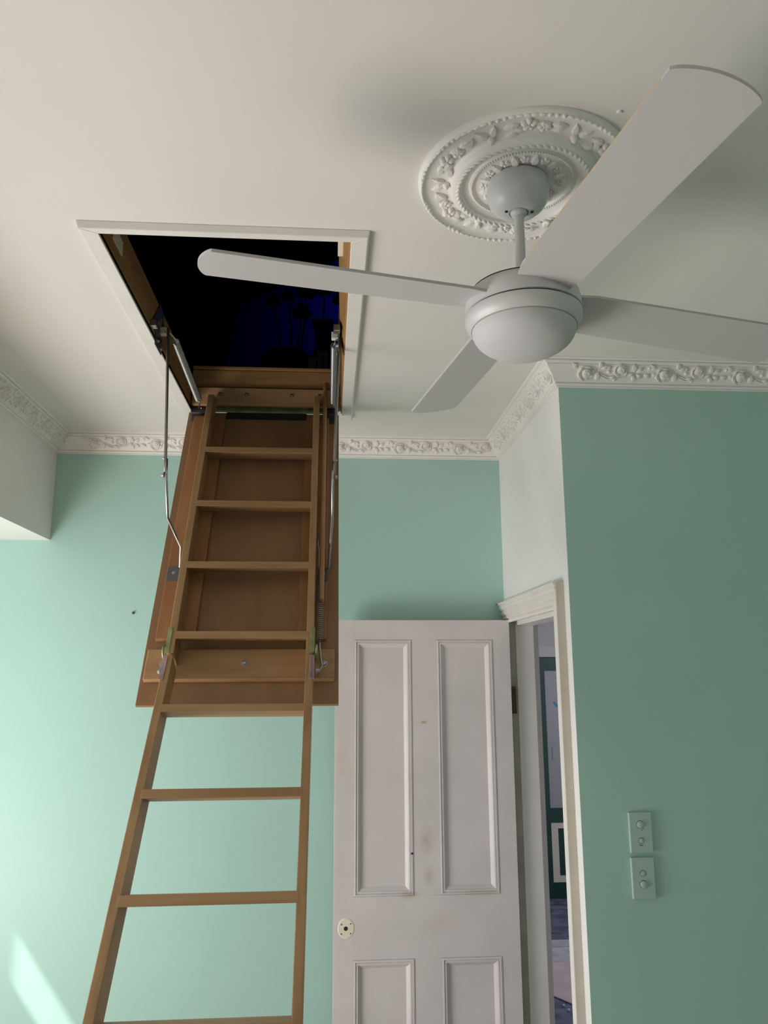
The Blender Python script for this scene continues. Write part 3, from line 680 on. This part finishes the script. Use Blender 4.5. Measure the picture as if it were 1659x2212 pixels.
obj('architrave_edge', B(.7530, XR-.0005, 2.512, 2.5195, 0, DZ+.062), 'beige_paint', tr, label='beige side of the architrave')  # side strip in a darker beige than the front face
# head architrave: moulded profile swept along y
hp = [(0, .082), (.034, .082), (.035, .074), (.028, .070), (.031, .062), (.027, .052), (.018, .046), (.0175, .043), (.022, .041), (.021, .030), (.015, .026), (.0105, .023), (.0145, .020), (.0135, .012), (.005, .009), (.009, .005), (.008, -.006), (0, -.006)]
pts = [(XR-.0005-p, 2.5200, DZ-.018+q) for p, q in hp]
obj('head_architrave', prism(pts, (0, 3.372-2.52, 0)), 'frame_paint', tr, smooth=False, label='moulded head architrave above the doorway')

# ------------------------------------------------------------------ hall beyond the doorway
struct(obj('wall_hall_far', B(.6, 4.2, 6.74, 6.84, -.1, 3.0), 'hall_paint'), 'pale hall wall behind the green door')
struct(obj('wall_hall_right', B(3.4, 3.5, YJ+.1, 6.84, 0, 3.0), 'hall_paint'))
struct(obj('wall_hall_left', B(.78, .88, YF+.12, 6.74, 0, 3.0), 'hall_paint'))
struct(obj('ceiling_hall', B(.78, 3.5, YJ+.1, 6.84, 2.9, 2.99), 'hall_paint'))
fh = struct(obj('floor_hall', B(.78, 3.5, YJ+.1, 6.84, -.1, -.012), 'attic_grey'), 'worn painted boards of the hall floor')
y = 2.62; k = 0
while y < 6.7:
    wv = .135
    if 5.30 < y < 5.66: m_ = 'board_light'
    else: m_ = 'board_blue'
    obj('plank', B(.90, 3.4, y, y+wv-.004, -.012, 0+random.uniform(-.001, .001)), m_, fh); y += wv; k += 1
tag(obj('hardboard_sheet', prism([(1.05, 5.30, .001), (2.4, 5.30, .001), (2.4, 4.0, .001), (1.62, 4.30, .001), (1.30, 4.80, .001)], (0, 0, .006)), 'pink_board'), 'pinkish board sheet lying on the hall floor beyond the doorway', 'board')
for i, (x, yv, lb) in enumerate(((1.375, 4.66, 'farthest'), (1.385, 4.60, 'middle'), (1.41, 4.50, 'nearest'))):
    bm = bmesh.new(); bmesh.ops.create_icosphere(bm, subdivisions=2, radius=.007, matrix=Matrix.Translation((x-.05, yv, .006)))
    tag(obj('pebble', bm, 'frame_paint', smooth=True), lb+' of three tiny white pebbles on the dark hall boards', 'pebble', 'white pebbles on the hall floor')
gd = struct(bpy.data.objects.new('door_2', None), 'dark green hall door with a frosted glass panel'); C.objects.link(gd); gd.location = (1.80, 6.70, 0)
GX0, GX1 = 1.79, 2.60
def gobj(n, bm, m, par=None, **k):
    for v in bm.verts: v.co -= gd.location
    return obj(n, bm, m, par or gd, **k)
gx = 1.864
gobj('stile', B(GX0, gx, 6.68, 6.72, 0, 1.937), 'green_gloss'); gobj('stile', B(GX1-.09, GX1, 6.68, 6.72, 0, 1.937), 'green_gloss')
gobj('rail', B(gx, GX1-.09, 6.68, 6.72, 1.828, 1.937), 'green_gloss'); gobj('rail', B(gx, GX1-.09, 6.68, 6.72, .587, .700), 'green_gloss'); gobj('rail', B(gx, GX1-.09, 6.68, 6.72, .0, .124), 'green_gloss')
gl = gobj('glass_pane', B(gx, GX1-.09, 6.695, 6.705, .70, 1.828), 'frosted', label='frosted glass pane')
gobj('tape', prism([(1.930, 6.692, 1.560), (1.948, 6.692, 1.566), (2.03, 6.692, 1.470), (2.015, 6.692, 1.460)], (0, .002, 0)), 'tape', gl, label='strip of blue tape on the glass')
gp = gobj('panel', B(gx, GX1-.09, 6.70, 6.71, .124, .587), 'green_gloss')
gobj('moulding', B(gx, 1.922, 6.685, 6.70, .124, .587, 1.922, GX1-.09, 6.685, 6.70, .124, .172, 1.922, GX1-.09, 6.685, 6.70, .540, .587), 'beige_paint', gp, label='beige moulding around the lower panel')
gobj('latch_mark', B(1.905, 1.925, 6.690, 6.6945, 1.09, 1.19), 'frosted', gl)
obj('skirting', B(1.0, 1.78, 6.70, 6.7395, 0, .15), 'hall_paint', None)
bpy.data.objects['skirting'].name = 'baseboard_hall'; struct(bpy.data.objects['baseboard_hall'])
struct(obj('trim_6', B(1.70, 1.785, 6.66, 6.7395, 0, 2.03, 1.785, 2.62, 6.66, 6.7395, 1.940, 2.03), 'hall_paint'), 'pale frame around the green hall door')

# ------------------------------------------------------------------ switches
def switch_plate(zc, xc, lab, dial, btn):
    r = thing('light_switch', lab, 'light switch', (xc, YJ-.001, zc), 'switch plates on the mint wall')
    def so(n, bm, m, par=None, **k): return obj(n, bm, m, par or r, **k)
    p = so('plate', B(-.036, .036, -.011, 0, -.059, .059), 'plastic_white', bevel=.0025)
    for nm, z, rr, hh in ((dial, btn[0], .0105, .0055), ('button', btn[1], .0078, .0020)):
        bm = lathe([(0, hh), (rr*.86, hh), (rr, hh*.8), (rr, 0), (0, 0)], 32); bm.transform(Matrix.Translation((-.002, -.011, z)) @ Matrix.Rotation(PI/2, 4, 'X'))
        so(nm, bm, 'plastic_white', smooth='auto')
        bm = lathe([(rr, .0004), (rr+.0012, .0004), (rr+.0012, 0), (rr, 0)], 32); bm.transform(Matrix.Translation((-.002, -.011, z)) @ Matrix.Rotation(PI/2, 4, 'X'))
        so('bezel', bm, 'dark_gap')
    return r, so
r, so = switch_plate(EYE-.4895, .9625, 'upper white switch plate with a fan dial on the mint wall', 'dial', (.024, -.023))
for x, z, s_ in ((.002, .007, .0012), (.006, .012, .001), (.007, .030, .0008), (.006, -.012, .0006)): so('mark', B(x-s_, x+s_, -.0113, -.0109, z-s_, z+s_), 'dark_gap')
for i in range(4): so('mark', B(-.0075+i*.003, -.0055+i*.003, -.0113, -.0109, -.0375, -.0350), 'dark_gap')
r, so = switch_plate(EYE-.6195, .9610, 'lower white switch plate with two round buttons on the mint wall', 'button', (-.017, .014))

# ------------------------------------------------------------------ small things on walls and ceiling
def near(px, py, y): return RAY(px, py, y)
p = near(288, 1324, YF); tag(obj('screw', bolt_bm(p, (0, -1, 0), .004, .010), 'dark_steel'), 'small dark screw in the mint wall left of the ladder', 'screw')
p = near(1077, 1306, YF-.012); bm = tube([(p.x-.008, YF-.010, p.z), (p.x+.010, YF-.012, p.z)], .0018, 6); tube([(p.x-.008, YF, p.z), (p.x-.008, YF-.011, p.z)], .0018, 6, bm)
tag(obj('hook', bm, 'dark_steel'), 'small dark hook in the corner above the door', 'hook')
p = RAY(1338, 241, 1); dd = (p-Vector((0, 0, EYE))); p = Vector((0, 0, EYE))+dd*((ZC-EYE)/dd.z)
tag(obj('ceiling_plug', lathe([(0, ZC-.004), (.004, ZC-.0035), (.006, ZC), (0, ZC)], 16, cx=p.x, cy=p.y), 'ceiling_paint', smooth='auto'), 'small white plug in the ceiling beside the ceiling rose and the fan blade', 'plug')
